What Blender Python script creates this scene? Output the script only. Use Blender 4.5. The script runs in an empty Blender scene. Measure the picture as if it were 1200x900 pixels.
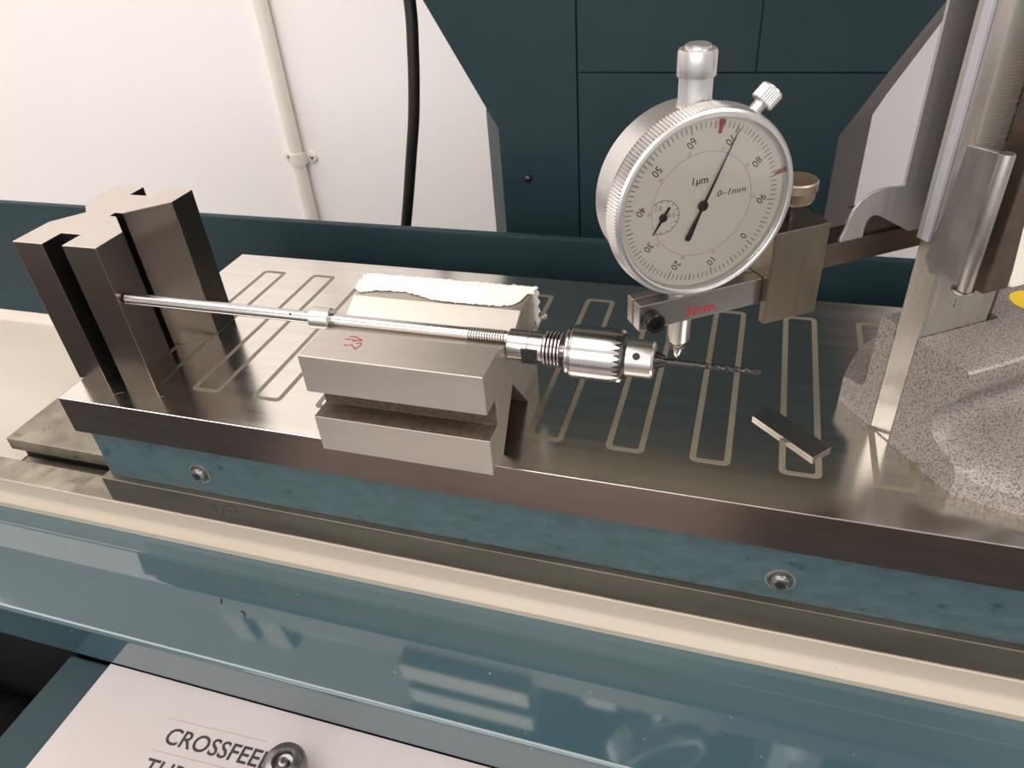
import bpy, bmesh, math, random
from mathutils import Vector, Matrix

sc = bpy.context.scene
COL = sc.collection
random.seed(7)
PI = math.pi
MM = 0.001
ZUP = 1000.0            # height of the magnetic chuck's top face over the workshop floor (mm)

def W(p):               # workshop millimetres (z = 0 on the chuck's top face) -> metres
    return Vector((p[0] * MM, p[1] * MM, (p[2] + ZUP) * MM))

# ------------------------------------------------------------------ camera
cam_d = bpy.data.cameras.new('camera')
cam = bpy.data.objects.new('camera', cam_d)
COL.objects.link(cam)
RX = Vector((0.9536676524390807, 0.2926895942838033, -0.06964775724540934))
RY = Vector((0.11724298492181794, -0.5747333168612159, -0.8098985720300584))
RZ = Vector((-0.27707777099210834, 0.7642083589491075, -0.5824203747589509))
cp = W((294.645, -198.978, 191.735))
cam.matrix_world = Matrix(((RX.x, -RY.x, -RZ.x, cp.x), (RX.y, -RY.y, -RZ.y, cp.y), (RX.z, -RY.z, -RZ.z, cp.z), (0, 0, 0, 1)))
cam_d.sensor_width = 36.0
cam_d.lens = 878.417 / 1200 * 36
cam_d.clip_start = 0.005
cam_d.clip_end = 50
sc.camera = cam

# ------------------------------------------------------------------ world, lights, exposure
wd = bpy.data.worlds.new('world')
sc.world = wd
wd.use_nodes = True
bg = wd.node_tree.nodes['Background']
bg.inputs[0].default_value = (1.0, 0.965, 0.94, 1)
bg.inputs[1].default_value = 0.6

def area(name, loc, target, sx, sy, power, color):
    d = bpy.data.lights.new(name, 'AREA')
    d.shape = 'RECTANGLE'; d.size = sx; d.size_y = sy; d.energy = power; d.color = color
    o = bpy.data.objects.new(name, d)
    o.location = loc
    o.rotation_euler = (Vector(target) - Vector(loc)).to_track_quat('-Z', 'Y').to_euler()
    COL.objects.link(o)
    return o

area('ceiling_lamp_back', (-0.9, -0.1, 2.65), (-0.8, 0.25, 0), 2.6, 1.6, 41, (1.0, 0.95, 0.905))
area('wall_fill_right', (1.7, 0.0, 2.65), (1.2, 0.5, 0.7), 1.6, 0.8, 36, (1.0, 0.945, 0.91))  # fill light added to brighten the right of the back wall
area('window_daylight', (0.1, -2.2, 1.9), (0.0, 0.8, 0.9), 2.8, 1.2, 31, (1.0, 0.965, 0.95))

sc.view_settings.view_transform = 'Standard'
sc.view_settings.look = 'None'
sc.view_settings.gamma = 1.0
sc.view_settings.use_curve_mapping = False
sc.view_settings.exposure = 0.18

# ------------------------------------------------------------------ materials
def nodes_of(m):
    return m.node_tree.nodes, m.node_tree.links

def srgb(r, g, b):
    f = lambda c: (c / 255 / 12.92) if c / 255 <= 0.04045 else ((c / 255 + 0.055) / 1.055) ** 2.4
    return (f(r), f(g), f(b), 1)

def material(name, color, rough=0.5, metal=0.0, noise=None, stretch=(1, 1, 1), var=0.12, bump=0.0, bump_dist=0.1,
             rvar=0.0, spec=0.5, coat=0.0, color2=None, ramp=(0.35, 0.65), aniso=0.0, detail=4.0, dirt=None):
    """principled surface with a noise of `noise` features per mm that varies colour, roughness and relief"""
    m = bpy.data.materials.new(name)
    m.use_nodes = True
    N, Lk = nodes_of(m)
    b = N['Principled BSDF']
    b.inputs['Base Color'].default_value = color
    b.inputs['Roughness'].default_value = rough
    b.inputs['Metallic'].default_value = metal
    b.inputs['Specular IOR Level'].default_value = spec
    b.inputs['Coat Weight'].default_value = coat
    b.inputs['Coat Roughness'].default_value = 0.05
    if noise:
        tc = N.new('ShaderNodeTexCoord'); mp = N.new('ShaderNodeMapping')
        mp.inputs['Scale'].default_value = stretch
        Lk.new(tc.outputs['Object'], mp.inputs['Vector'])
        nz = N.new('ShaderNodeTexNoise')
        nz.inputs['Scale'].default_value = noise * 1000
        nz.inputs['Detail'].default_value = detail
        Lk.new(mp.outputs[0], nz.inputs['Vector'])
        rp = N.new('ShaderNodeValToRGB')
        rp.color_ramp.elements[0].position = ramp[0]; rp.color_ramp.elements[1].position = ramp[1]
        c2 = color2 or tuple(max(0, c * (1 - 2 * var)) for c in color[:3]) + (1,)
        rp.color_ramp.elements[0].color = c2
        rp.color_ramp.elements[1].color = color
        Lk.new(nz.outputs[0], rp.inputs[0])
        out = rp.outputs[0]
        if dirt:
            vz = N.new('ShaderNodeTexNoise'); vz.inputs['Scale'].default_value = dirt[0] * 1000
            vz.inputs['Detail'].default_value = 5.0
            Lk.new(tc.outputs['Object'], vz.inputs['Vector'])
            vr = N.new('ShaderNodeValToRGB')
            vr.color_ramp.elements[0].position = dirt[1]; vr.color_ramp.elements[1].position = dirt[2]
            vr.color_ramp.elements[0].color = (0, 0, 0, 1); vr.color_ramp.elements[1].color = (1, 1, 1, 1)
            Lk.new(vz.outputs[0], vr.inputs[0])
            mx = N.new('ShaderNodeMix'); mx.data_type = 'RGBA'
            Lk.new(vr.outputs[0], mx.inputs[0]); Lk.new(out, mx.inputs[6])
            mx.inputs[7].default_value = dirt[3]
            out = mx.outputs[2]
        Lk.new(out, b.inputs['Base Color'])
        if rvar:
            mr = N.new('ShaderNodeMapRange')
            mr.inputs[3].default_value = max(0.02, rough - rvar); mr.inputs[4].default_value = rough + rvar
            Lk.new(nz.outputs[0], mr.inputs[0]); Lk.new(mr.outputs[0], b.inputs['Roughness'])
        if bump:
            bp = N.new('ShaderNodeBump')
            bp.inputs['Strength'].default_value = bump
            bp.inputs['Distance'].default_value = bump_dist * MM
            Lk.new(nz.outputs[0], bp.inputs['Height']); Lk.new(bp.outputs[0], b.inputs['Normal'])
    return m

M = {}
M['wall'] = material('white_wall_paint', srgb(250, 245, 243), 0.75, 0, 0.01, var=0.004)
M['ceiling'] = material('ceiling_paint', srgb(240, 236, 230), 0.8, 0, 0.02, var=0.01)
M['floor'] = material('workshop_floor', srgb(62, 57, 52), 0.6, 0, 0.01, var=0.1)
M['conduit'] = material('conduit_plastic', srgb(238, 230, 220), 0.45, 0, 0.05, var=0.02)
M['cable'] = material('black_cable_rubber', srgb(38, 36, 35), 0.45, 0, 0.3, var=0.1)
M['teal_dark'] = material('dark_teal_machine_paint', srgb(39, 57, 62), 0.45, 0, 0.03, var=0.06, spec=0.2, bump=0.05, bump_dist=0.6, detail=2, rvar=0.06)
M['teal_chamfer'] = M['teal_dark']
M['teal'] = material('glossy_teal_guard_paint', srgb(58, 82, 89), 0.07, 0, 0.012, var=0.04, spec=1.0, bump=0.10, bump_dist=0.9, detail=1.5, coat=0.55,
                     dirt=(0.55, 0.73, 0.76, srgb(150, 165, 160)))
M['cast'] = material('cast_blue_paint', srgb(70, 90, 94), 0.42, 0, 0.12, (1, 1, 1.6), var=0.10, bump=0.7, bump_dist=1.0, detail=5,
                     dirt=(0.1, 0.64, 0.72, srgb(36, 62, 72)))
M['cream'] = material('cream_machine_paint', srgb(206, 196, 183), 0.4, 0, 0.03, (0.4, 1, 1), var=0.03, dirt=(0.25, 0.70, 0.80, srgb(186, 172, 150)))
M['cream_front'] = material('shaded_cream_paint', srgb(176, 165, 149), 0.4, 0, 0.03, (0.4, 1, 1), var=0.03, dirt=(0.25, 0.70, 0.80, srgb(150, 138, 118)))  # cream paint darkened to stand in for weaker light on the front
M['slab'] = material('tarnished_table_steel', srgb(160, 151, 134), 0.5, 0.5, 0.06, var=0.22, bump=0.1, bump_dist=0.1, detail=6,
                     dirt=(0.09, 0.58, 0.70, srgb(110, 100, 84)))
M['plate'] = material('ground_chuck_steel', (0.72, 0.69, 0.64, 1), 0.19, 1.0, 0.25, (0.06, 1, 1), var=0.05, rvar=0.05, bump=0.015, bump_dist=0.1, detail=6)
M['plate_side'] = material('shaded_side_steel', (0.25, 0.195, 0.17, 1), 0.33, 1.0, 0.3, (0.08, 1, 1), var=0.06, rvar=0.06, detail=6)  # plate steel darkened to stand in for the dim surroundings its sides reflect
M['inlay'] = material('brass_inlay', (0.25, 0.22, 0.165, 1), 0.5, 0.4, 0.3, var=0.06)
M['flange'] = material('brown_flange_steel', (0.21, 0.18, 0.145, 1), 0.4, 0.9, 0.12, (0.15, 1, 1), var=0.12, rvar=0.05, detail=6)
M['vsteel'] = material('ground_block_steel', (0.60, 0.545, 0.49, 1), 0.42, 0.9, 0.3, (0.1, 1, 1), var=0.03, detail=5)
M['vdark'] = material('polished_block_steel', (0.25, 0.208, 0.18, 1), 0.27, 1.0, 0.2, (1, 1, 0.06), var=0.02, detail=2)  # base darkened to stand in for dim reflections on the sides
M['vend'] = material('lit_block_end', (0.60, 0.545, 0.50, 1), 0.4, 0.95, 0.2, var=0.015)  # upright block's top, lightened to stand in for the bright wall it reflects
M['steel'] = material('turned_bright_steel', (0.60, 0.565, 0.55, 1), 0.23, 1.0, 0.8, (4, 0.15, 0.15), var=0.06, rvar=0.05)
M['bright'] = material('bright_slider_edge', (0.58, 0.58, 0.62, 1), 0.5, 0.7, 0.3, var=0.02)
M['clean_steel'] = material('lapped_gauge_steel', (0.42, 0.385, 0.35, 1), 0.25, 1.0)
M['arm_steel'] = material('plain_arm_steel', (0.44, 0.41, 0.385, 1), 0.3, 1.0)
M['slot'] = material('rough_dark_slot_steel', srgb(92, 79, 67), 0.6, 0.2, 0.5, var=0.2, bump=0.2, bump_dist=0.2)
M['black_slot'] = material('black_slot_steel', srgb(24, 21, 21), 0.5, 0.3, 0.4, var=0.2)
M['satin'] = material('satin_chrome', (0.62, 0.585, 0.55, 1), 0.33, 1.0, 0.4, var=0.03)
M['alu'] = material('satin_silver_case', (0.66, 0.645, 0.635, 1), 0.34, 0.9, 0.3, var=0.02)
M['dark_steel'] = material('dark_tool_steel', (0.085, 0.08, 0.078, 1), 0.38, 0.9, 0.6, var=0.15)
M['black_screw'] = material('black_oxide', (0.03, 0.028, 0.027, 1), 0.32, 0.7, 0.6, var=0.15)
M['black'] = material('black_rubber', (0.012, 0.012, 0.013, 1), 0.3, 0, 0.1, var=0.1)
M['block'] = material('tan_clamp_steel', (0.29, 0.25, 0.195, 1), 0.32, 1.0, 0.3, (1, 1, 0.15), var=0.06, rvar=0.05)
M['gauge_steel'] = material('brushed_gauge_steel', (0.60, 0.57, 0.54, 1), 0.27, 1.0, 0.35, (1, 1, 0.08), var=0.05, rvar=0.05)
M['scale'] = material('scale_face_steel', (0.50, 0.48, 0.43, 1), 0.4, 0.9, 0.3, (1, 1, 0.1), var=0.05)
M['vernier'] = material('worn_vernier_metal', (0.42, 0.395, 0.38, 1), 0.36, 0.9, 0.14, (1, 1, 0.4), var=0.16, bump=0.1, bump_dist=0.2)
M['brown'] = material('brown_slider_metal', (0.16, 0.12, 0.095, 1), 0.35, 0.8, 0.2, var=0.1)
M['brass'] = material('knurled_bronze', (0.42, 0.33, 0.24, 1), 0.46, 1.0, 0.3, var=0.06)
M['white_plate'] = material('white_plastic_plate', srgb(232, 228, 216), 0.3, 0, 0.1, var=0.01)
M['yellow'] = material('yellow_sticker', srgb(250, 212, 20), 0.4, 0, 0.1, var=0.03)
M['dial'] = material('dial_card', srgb(238, 231, 222), 0.45, 0, 0.1, var=0.01)
M['ink'] = material('black_ink', (0.012, 0.011, 0.011, 1), 0.5, 0, 0.3, var=0.1)
M['grey_ink'] = material('grey_print', srgb(128, 118, 112), 0.5, 0, 0.3, var=0.05)
M['ring_ink'] = material('pale_ring_print', srgb(196, 184, 174), 0.5)
M['chamfer_dark'] = material('dark_brown_edge', srgb(52, 42, 41), 0.45, 0, 0.05, var=0.05, spec=0.3)
M['jaw_steel'] = material('brushed_jaw_steel', (0.46, 0.43, 0.415, 1), 0.42, 0.65, 0.35, (1, 1, 0.08), var=0.06, rvar=0.05)
M['arm_dark'] = material('shaded_arm_steel', (0.21, 0.165, 0.135, 1), 0.3, 1.0, 0.3, (0.1, 0.1, 1), var=0.03)  # arm steel darkened to stand in for its dark reflections
M['red_ink'] = material('red_marker', srgb(176, 34, 46), 0.5, 0, 0.6, var=0.1)
M['faint_red'] = material('faint_red_print', srgb(200, 150, 142), 0.5, 0, 0.5, var=0.05)
M['needle'] = material('blued_needle', srgb(58, 48, 44), 0.3, 0.3, 0.5, var=0.05)
M['paper'] = material('white_tissue_paper', srgb(246, 242, 236), 0.9, 0, 0.25, var=0.03, bump=0.5, bump_dist=0.35)
M['panel'] = material('white_panel_plastic', srgb(176, 168, 167), 0.22, 0, 0.05, var=0.015)
M['knob'] = material('grey_knob_metal', (0.23, 0.22, 0.22, 1), 0.25, 0.9, 0.3, var=0.08)
M['pencil'] = material('pencil_scribble', srgb(52, 44, 38), 0.6, 0, 0.5, var=0.1)

# hammertone grey enamel of the height-gauge base
def hammertone():
    m = bpy.data.materials.new('hammertone_grey_enamel'); m.use_nodes = True
    N, Lk = nodes_of(m); b = N['Principled BSDF']
    tc = N.new('ShaderNodeTexCoord')
    n1 = N.new('ShaderNodeTexNoise'); n1.inputs['Scale'].default_value = 1500; n1.inputs['Detail'].default_value = 3
    v1 = N.new('ShaderNodeTexVoronoi'); v1.inputs['Scale'].default_value = 620
    for t in (n1, v1): Lk.new(tc.outputs['Object'], t.inputs['Vector'])
    r = N.new('ShaderNodeValToRGB')
    r.color_ramp.elements[0].position = 0.38; r.color_ramp.elements[0].color = srgb(98, 91, 86)
    r.color_ramp.elements[1].position = 0.54; r.color_ramp.elements[1].color = srgb(152, 144, 139)
    Lk.new(n1.outputs[0], r.inputs[0]); Lk.new(r.outputs[0], b.inputs['Base Color'])
    b.inputs['Roughness'].default_value = 0.42; b.inputs['Metallic'].default_value = 0.25
    bp = N.new('ShaderNodeBump'); bp.inputs['Strength'].default_value = 0.3; bp.inputs['Distance'].default_value = 0.00025
    Lk.new(v1.outputs[0], bp.inputs['Height']); Lk.new(bp.outputs[0], b.inputs['Normal'])
    return m
M['hammer'] = hammertone()

def thin_glass():
    m = bpy.data.materials.new('dial_crystal'); m.use_nodes = True
    N, Lk = nodes_of(m); N.remove(N['Principled BSDF'])
    out = N['Material Output']; tr = N.new('ShaderNodeBsdfTransparent'); gl = N.new('ShaderNodeBsdfGlossy')
    tr.inputs[0].default_value = (0.96, 0.96, 0.95, 1); gl.inputs['Roughness'].default_value = 0.04
    fr = N.new('ShaderNodeFresnel'); fr.inputs[0].default_value = 1.46
    nz = N.new('ShaderNodeTexNoise'); nz.inputs['Scale'].default_value = 60
    bp = N.new('ShaderNodeBump'); bp.inputs['Strength'].default_value = 0.03; bp.inputs['Distance'].default_value = 0.0005
    Lk.new(nz.outputs[0], bp.inputs['Height']); Lk.new(bp.outputs[0], gl.inputs['Normal'])
    mx = N.new('ShaderNodeMixShader')
    Lk.new(fr.outputs[0], mx.inputs[0]); Lk.new(tr.outputs[0], mx.inputs[1]); Lk.new(gl.outputs[0], mx.inputs[2])
    Lk.new(mx.outputs[0], out.inputs[0])
    return m
M['glass'] = thin_glass()

# ------------------------------------------------------------------ builders
def thing(name, label, cat, base, group=None):
    o = bpy.data.objects.new(name, None)
    o.empty_display_size = 0.01
    COL.objects.link(o)
    o.location = W(base)
    o['label'] = label; o['category'] = cat
    if group: o['group'] = group
    return o

def tag(o, label, cat, group=None):
    o['label'] = label; o['category'] = cat
    if group: o['group'] = group
    return o

def origin(o):
    v = Vector((0, 0, 0))
    while o:
        v = v + o.location; o = o.parent
    return v

class MB:
    """collects shapes given in workshop millimetres (or in a local frame T) into one mesh"""
    def __init__(self, T=None):
        self.v = []; self.f = []; self.T = T or (lambda a, b, c: (a, b, c))
    def add(self, vs, fs):
        n = len(self.v)
        self.v += [self.T(*p) for p in vs]
        self.f += [tuple(i + n for i in f) for f in fs]
        return self
    def box(self, x0, x1, y0, y1, z0, z1):
        vs = [(x, y, z) for z in (z0, z1) for x, y in ((x0, y0), (x1, y0), (x1, y1), (x0, y1))]
        return self.add(vs, [(3, 2, 1, 0), (4, 5, 6, 7), (0, 1, 5, 4), (1, 2, 6, 5), (2, 3, 7, 6), (3, 0, 4, 7)])
    def prism(self, prof, axis, a, b):
        """closed 2D outline swept along an axis; prof pairs are the two other axes in x,y,z order"""
        def P(p, t):
            return (t, p[0], p[1]) if axis == 0 else ((p[0], t, p[1]) if axis == 1 else (p[0], p[1], t))
        n = len(prof)
        vs = [P(p, a) for p in prof] + [P(p, b) for p in prof]
        fs = [tuple(range(n))[::-1], tuple(range(n, 2 * n))] + [(i, (i + 1) % n, n + (i + 1) % n, n + i) for i in range(n)]
        return self.add(vs, fs)
    def loft(self, rings, cap=True):
        n = len(rings[0]); vs = [p for r in rings for p in r]; fs = []
        for k in range(len(rings) - 1):
            for i in range(n):
                j = (i + 1) % n
                fs.append((k * n + i, k * n + j, (k + 1) * n + j, (k + 1) * n + i))
        if cap:
            fs.append(tuple(range(n))[::-1]); fs.append(tuple(range((len(rings) - 1) * n, len(rings) * n)))
        return self.add(vs, fs)
    def lathe(self, prof, o, ax, seg=32, rfun=None, close=False, a0=0.0):
        """prof: (radius, distance along ax) pairs; rfun(k, i) may scale the radius"""
        ax = Vector(ax).normalized()
        u = ax.orthogonal().normalized(); w = ax.cross(u); o = Vector(o)
        vs = []; fs = []; n = len(prof)
        for k, (r, h) in enumerate(prof):
            for i in range(seg):
                t = a0 + 2 * PI * i / seg
                rr = r * (rfun(k, i) if rfun else 1)
                vs.append(tuple(o + ax * h + (u * math.cos(t) + w * math.sin(t)) * rr))
        for k in range(n - 1 + (1 if close else 0)):
            k2 = (k + 1) % n
            for i in range(seg):
                j = (i + 1) % seg
                fs.append((k * seg + i, k * seg + j, k2 * seg + j, k2 * seg + i))
        if not close:
            if prof[0][0] > 1e-6: fs.append(tuple(range(seg))[::-1])
            if prof[-1][0] > 1e-6: fs.append(tuple(range((n - 1) * seg, n * seg)))
        return self.add(vs, fs)
    def tube(self, pts, r, seg=10):
        pts = [Vector(p) for p in pts]; rings = []; u = None
        for i, p in enumerate(pts):
            d = (pts[min(i + 1, len(pts) - 1)] - pts[max(i - 1, 0)]).normalized()
            u = d.orthogonal().normalized() if u is None else (u - d * u.dot(d)).normalized()
            w = d.cross(u)
            rings.append([tuple(p + (u * math.cos(2 * PI * k / seg) + w * math.sin(2 * PI * k / seg)) * r) for k in range(seg)])
        return self.loft(rings)
    def ribbon(self, pts, w, n, h=0.06):
        """a pen stroke of width w lying on a surface with normal n"""
        n = Vector(n).normalized()
        for a, b in zip(pts, pts[1:]):
            a = Vector(a); b = Vector(b); d = (b - a)
            if d.length < 1e-6: continue
            d.normalize(); s = d.cross(n) * (w / 2); a = a - d * w * 0.3; b = b + d * w * 0.3
            q = [a + s, b + s, b - s, a - s]
            self.add([tuple(p) for p in q] + [tuple(p + n * h) for p in q],
                     [(0, 1, 2, 3), (7, 6, 5, 4), (0, 4, 5, 1), (1, 5, 6, 2), (2, 6, 7, 3), (3, 7, 4, 0)])
        return self
    def build(self, name, mat, parent=None, bevel=0.0, seg=2, smooth=None, at=None, wn=False, merge=True):
        me = bpy.data.meshes.new(name)
        if parent is not None:
            o_w = origin(parent)
        else:
            o_w = W(at) if at is not None else Vector((0, 0, 0))
        me.from_pydata([W(p) - o_w for p in self.v], [], self.f)
        bm = bmesh.new(); bm.from_mesh(me)
        if merge: bmesh.ops.remove_doubles(bm, verts=bm.verts, dist=1e-7)
        bmesh.ops.recalc_face_normals(bm, faces=bm.faces)
        bm.to_mesh(me); bm.free()
        me.materials.append(M[mat])
        o = bpy.data.objects.new(name, me)
        COL.objects.link(o)
        if parent is not None: o.parent = parent
        else: o.location = o_w
        if smooth is not None:
            for p in me.polygons: p.use_smooth = True
            me.set_sharp_from_angle(angle=math.radians(smooth))
        if wn:
            w = o.modifiers.new('weighted', 'WEIGHTED_NORMAL'); w.keep_sharp = True; w.weight = 100
        if bevel:
            b = o.modifiers.new('edge', 'BEVEL'); b.width = bevel * MM; b.segments = seg
            b.harden_normals = smooth is not None
            b.limit_method = 'ANGLE'; b.angle_limit = math.radians(35)
        return o

def lettering(name, text, mat, parent, o, xa, ya, size, align='CENTER', extrude=0.04, shear=0.0, xs=1.0, bold=0.0):
    """flat lettering at point o (mm) reading along xa with its tops along ya"""
    cu = bpy.data.curves.new(name, 'FONT')
    cu.body = text; cu.size = size * MM; cu.align_x = align; cu.align_y = 'CENTER'
    cu.extrude = extrude * MM; cu.shear = shear; cu.offset = bold * MM
    cu.resolution_u = 3
    cu.materials.append(M[mat])
    ob = bpy.data.objects.new(name, cu)
    COL.objects.link(ob)
    xa = Vector(xa).normalized(); za = xa.cross(Vector(ya)).normalized(); ya = za.cross(xa)
    p = W(o) - (origin(parent) if parent else Vector((0, 0, 0)))
    if parent: ob.parent = parent
    ob.matrix_basis = Matrix(((xa.x * xs, ya.x, za.x, p.x), (xa.y * xs, ya.y, za.y, p.y), (xa.z * xs, ya.z, za.z, p.z), (0, 0, 0, 1)))
    return ob

def slot_faces(o, mat, test):
    o.data.materials.append(M[mat])
    off = origin(o) / MM - Vector((0, 0, ZUP))
    for p in o.data.polygons:
        c = p.center / MM + off
        if test(c, p.normal): p.material_index = len(o.data.materials) - 1

def structure(o):
    o['kind'] = 'structure'; return o

# ------------------------------------------------------------------ the room
structure(MB().box(-3000, 3000, 800, 900, -ZUP, 1700).build('wall_back', 'wall'))
structure(MB().box(-3100, -3000, -2600, 900, -ZUP, 1700).build('wall_left', 'wall'))
structure(MB().box(-3100, 3000, -2600, 900, -ZUP - 60, -ZUP).build('floor', 'floor'))
structure(MB().box(-3100, 3000, -2600, 900, 1700, 1760).build('ceiling', 'ceiling'))

# conduit with its clip on the back wall
cx = -382.0
MB().lathe([(10, 0), (10, 1900)], (cx, 788, -900), (0, 0, 1), 24).build('wall_conduit', 'conduit', smooth=40, at=(cx, 788, -900))
tag(bpy.data.objects['wall_conduit'], 'cream plastic conduit pipe running up the white wall', 'pipe')
clip = thing('pipe_clip', 'white saddle clip screwed to the wall around the conduit pipe', 'clip', (cx, 799, -177))
cz = -177
pr = []
for i in range(17):
    t = PI * i / 16
    pr.append((cx + 11.8 * math.cos(t), 788 - 11.8 * math.sin(t)))
outer = [(cx + 11.8, 799.5)] + pr + [(cx - 11.8, 799.5)]
inner = [(cx - 10.2, 799.5)] + [(cx - 10.2 * math.cos(PI * i / 16), 788 - 10.2 * math.sin(PI * i / 16)) for i in range(17)] + [(cx + 10.2, 799.5)]
MB().prism(outer + inner, 2, cz - 9, cz + 9).build('saddle', 'conduit', clip, smooth=30)
for s in (-1, 1):
    e = MB().lathe([(9, 0), (9, 3.0), (8.4, 3.4)], (cx + s * 19, 799.6, cz), (0, -1, 0), 24).build('ear', 'conduit', clip, smooth=40)
    MB().lathe([(3.2, 0), (3.2, 1.2), (2.4, 1.8)], (cx + s * 20, 796.3, cz), (0, -1, 0), 14).build('screw', 'steel', e, smooth=40)

# black cable hanging in front of the wall
cab = []
ctrl = [(62, 320, 420), (57, 320, 260), (55, 320, 180), (56.5, 320, 111), (54, 320, 80), (50.8, 320, 55), (46.5, 320, 30), (40.7, 320, 5), (33, 320, -28), (26.3, 320, -55), (18, 320, -90), (10, 320, -150), (6, 320, -300)]
for i in range(len(ctrl) - 1):
    p0 = Vector(ctrl[max(i - 1, 0)]); p1 = Vector(ctrl[i]); p2 = Vector(ctrl[i + 1]); p3 = Vector(ctrl[min(i + 2, len(ctrl) - 1)])
    for k in range(5):
        t = k / 5
        cab.append(0.5 * ((2 * p1) + (p2 - p0) * t + (2 * p0 - 5 * p1 + 4 * p2 - p3) * t * t + (3 * p1 - p0 - 3 * p2 + p3) * t ** 3))
cab.append(Vector(ctrl[-1]))
tag(MB().tube(cab, 4.3, 14).build('power_cable', 'cable', smooth=60), 'black cable hanging in front of the white wall beside the teal column', 'cable')

# ------------------------------------------------------------------ grinder: column behind the guard
col = thing('machine_column', 'dark teal flared machine column standing behind the work table', 'column', (240, 380, -ZUP))
core = []
Y0, Y1, Y2 = 252, 290, 520
levels = [(-ZUP, 137.5, 115.6, 336.5, 356.5), (48.6, 137.5, 115.6, 336.2, 356), (60, 131, 110, 342.6, 361), (122, 97, 96, 377.5, 393), (230, 37, 38, 437, 452), (700, 37, 38, 437, 452)]
rings = []
for z, l0, l1, r0, r1 in levels:
    if z >= 60: l1 = l0 + 1.0
    rings.append([(l0, Y0, z), (r0, Y0, z), (r1, Y1, z), (r1, Y2, z), (l1, Y2, z), (l1, Y1, z)])
cbody = MB().loft(rings).build('column_body', 'teal_dark', col, bevel=0.8)
cbody.data.materials.append(M['chamfer_dark'])  # dark brown for the faces turned to the right
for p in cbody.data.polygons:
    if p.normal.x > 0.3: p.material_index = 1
# sheet panels on the column's face, with joints between them
gap = 0.45
MB().prism([(137.5, -120), (188.7 - gap, -120), (188.7 - gap, 240), (37, 240), (37, 230), (97, 122), (131, 60), (137.5, 48.6)], 1, 249.5, Y0).build('panel', 'teal_dark', col, bevel=0.4)
MB().prism([(188.7 + gap, -120), (336.2, -120), (336.2, 48.6), (342.6, 60), (354.2, 81.4), (188.7 + gap, 81.4)], 1, 249.7, Y0).build('panel', 'teal_dark', col, bevel=0.4)
MB().prism([(188.7 + gap, 82.2), (288, 82.2), (288, 240), (188.7 + gap, 240)], 1, 249.5, Y0).build('panel', 'teal_dark', col, bevel=0.4)
MB().prism([(288.3, 82.2), (354.6, 82.2), (377.5, 122), (437, 230), (437, 240), (288.3, 240)], 1, 249.9, Y0).build('panel', 'teal_dark', col, bevel=0.4)
MB().lathe([(2.6, 0), (2.6, 0.9), (2.0, 1.9), (0.9, 2.3)], (155.1, 249.6, 17), (0, -1, 0), 18).build('screw', 'dark_steel', col, smooth=50)

MB().box(90, 450, 236, 253, 203, 420).build('reflection_panel', 'slab', col, bevel=1.0)  # unseen steel panel added to lighten the reflection in the chuck plate
MB().box(0, 820, 40, 480, 420, 700).build('wheel_head_shade', 'teal_dark', col, bevel=6)  # unseen wheel head, widened to keep lamp light off the height gauge

# ------------------------------------------------------------------ grinder: table, guards, tray
base = thing('grinder_pedestal', 'machine pedestal below the work table, mostly hidden', 'machine', (200, 60, -ZUP))
MB().box(-80, 520, -40, 160, -ZUP, -96).build('saddle_body', 'teal_dark', base, bevel=3)

tab = thing('machine_table', 'tarnished steel grinder table with a T-slot and a glossy teal front guard', 'machine table', (200, 75, -95))
XL, XR = -100, 640
t0 = [(-0.3, -65), (14.3, -65), (14.3, -73), (7.5, -73), (7.5, -84), (-0.3, -84)]
MB().prism(t0, 0, -190, XR).build('front_rail', 'slab', tab, bevel=0.3)
slot_faces(bpy.data.objects['front_rail'], 'black_slot', lambda c, n: c.y > 0.1 and c.z < -65.5 and abs(n.x) < 0.5)
t1 = [(28, -65), (150, -65), (150, -84), (34, -84), (34, -73), (28, -73)]
MB().prism(t1, 0, XL, XR).build('table_bed', 'slab', tab, bevel=0.35)
slot_faces(bpy.data.objects['table_bed'], 'black_slot', lambda c, n: c.y < 100 and c.z < -72.5 and abs(n.x) < 0.5)
MB().box(-190, XR, -0.3, 150, -95, -84.2).build('table_web', 'slab', tab)
# cream front face
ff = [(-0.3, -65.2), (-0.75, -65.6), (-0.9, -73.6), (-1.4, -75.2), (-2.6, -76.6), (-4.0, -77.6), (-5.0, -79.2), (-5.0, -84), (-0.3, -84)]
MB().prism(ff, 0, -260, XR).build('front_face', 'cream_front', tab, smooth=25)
# teal front guard: upper ledge, step, lower ledge, folded apron
gp = [(-3.6, -80.2), (-4.6, -81.6), (-5.4, -82.05), (-14.0, -82.45), (-14.7, -82.9), (-28.0, -82.1), (-29.0, -82.5), (-57.0, -84.3), (-58.2, -84.7), (-58.8, -85.4), (-59, -86.4),
      (-59, -108.4), (-57.8, -108.4), (-57.8, -88), (-57.0, -86.8), (-55.8, -86.2), (-29, -84.8), (-15, -85), (-3.6, -84)]
MB().prism(gp, 0, -300, XR).build('front_guard', 'teal', tab, smooth=50, wn=True)
chip = MB()
for x, y, dx, dy in ((81.2, -29.9, 1.4, -2.0), (94.2, -33.2, 2.0, -0.8), (96.6, -34.0, 0.8, -1.4)):
    gz = lambda yy: -82.5 - 0.0643 * (-yy - 29.0)
    chip.ribbon([(x, y, gz(y)), (x + dx, y + dy, gz(y + dy))], 0.8, (0, -0.064, 1), 0.1)
chip.build('dark_chip', 'black', bpy.data.objects['front_guard'])
sg = thing('splash_guard', 'dark teal sheet guard behind the chuck with cream drip tray at its foot', 'splash guard', (100, 165, -88))
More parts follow.
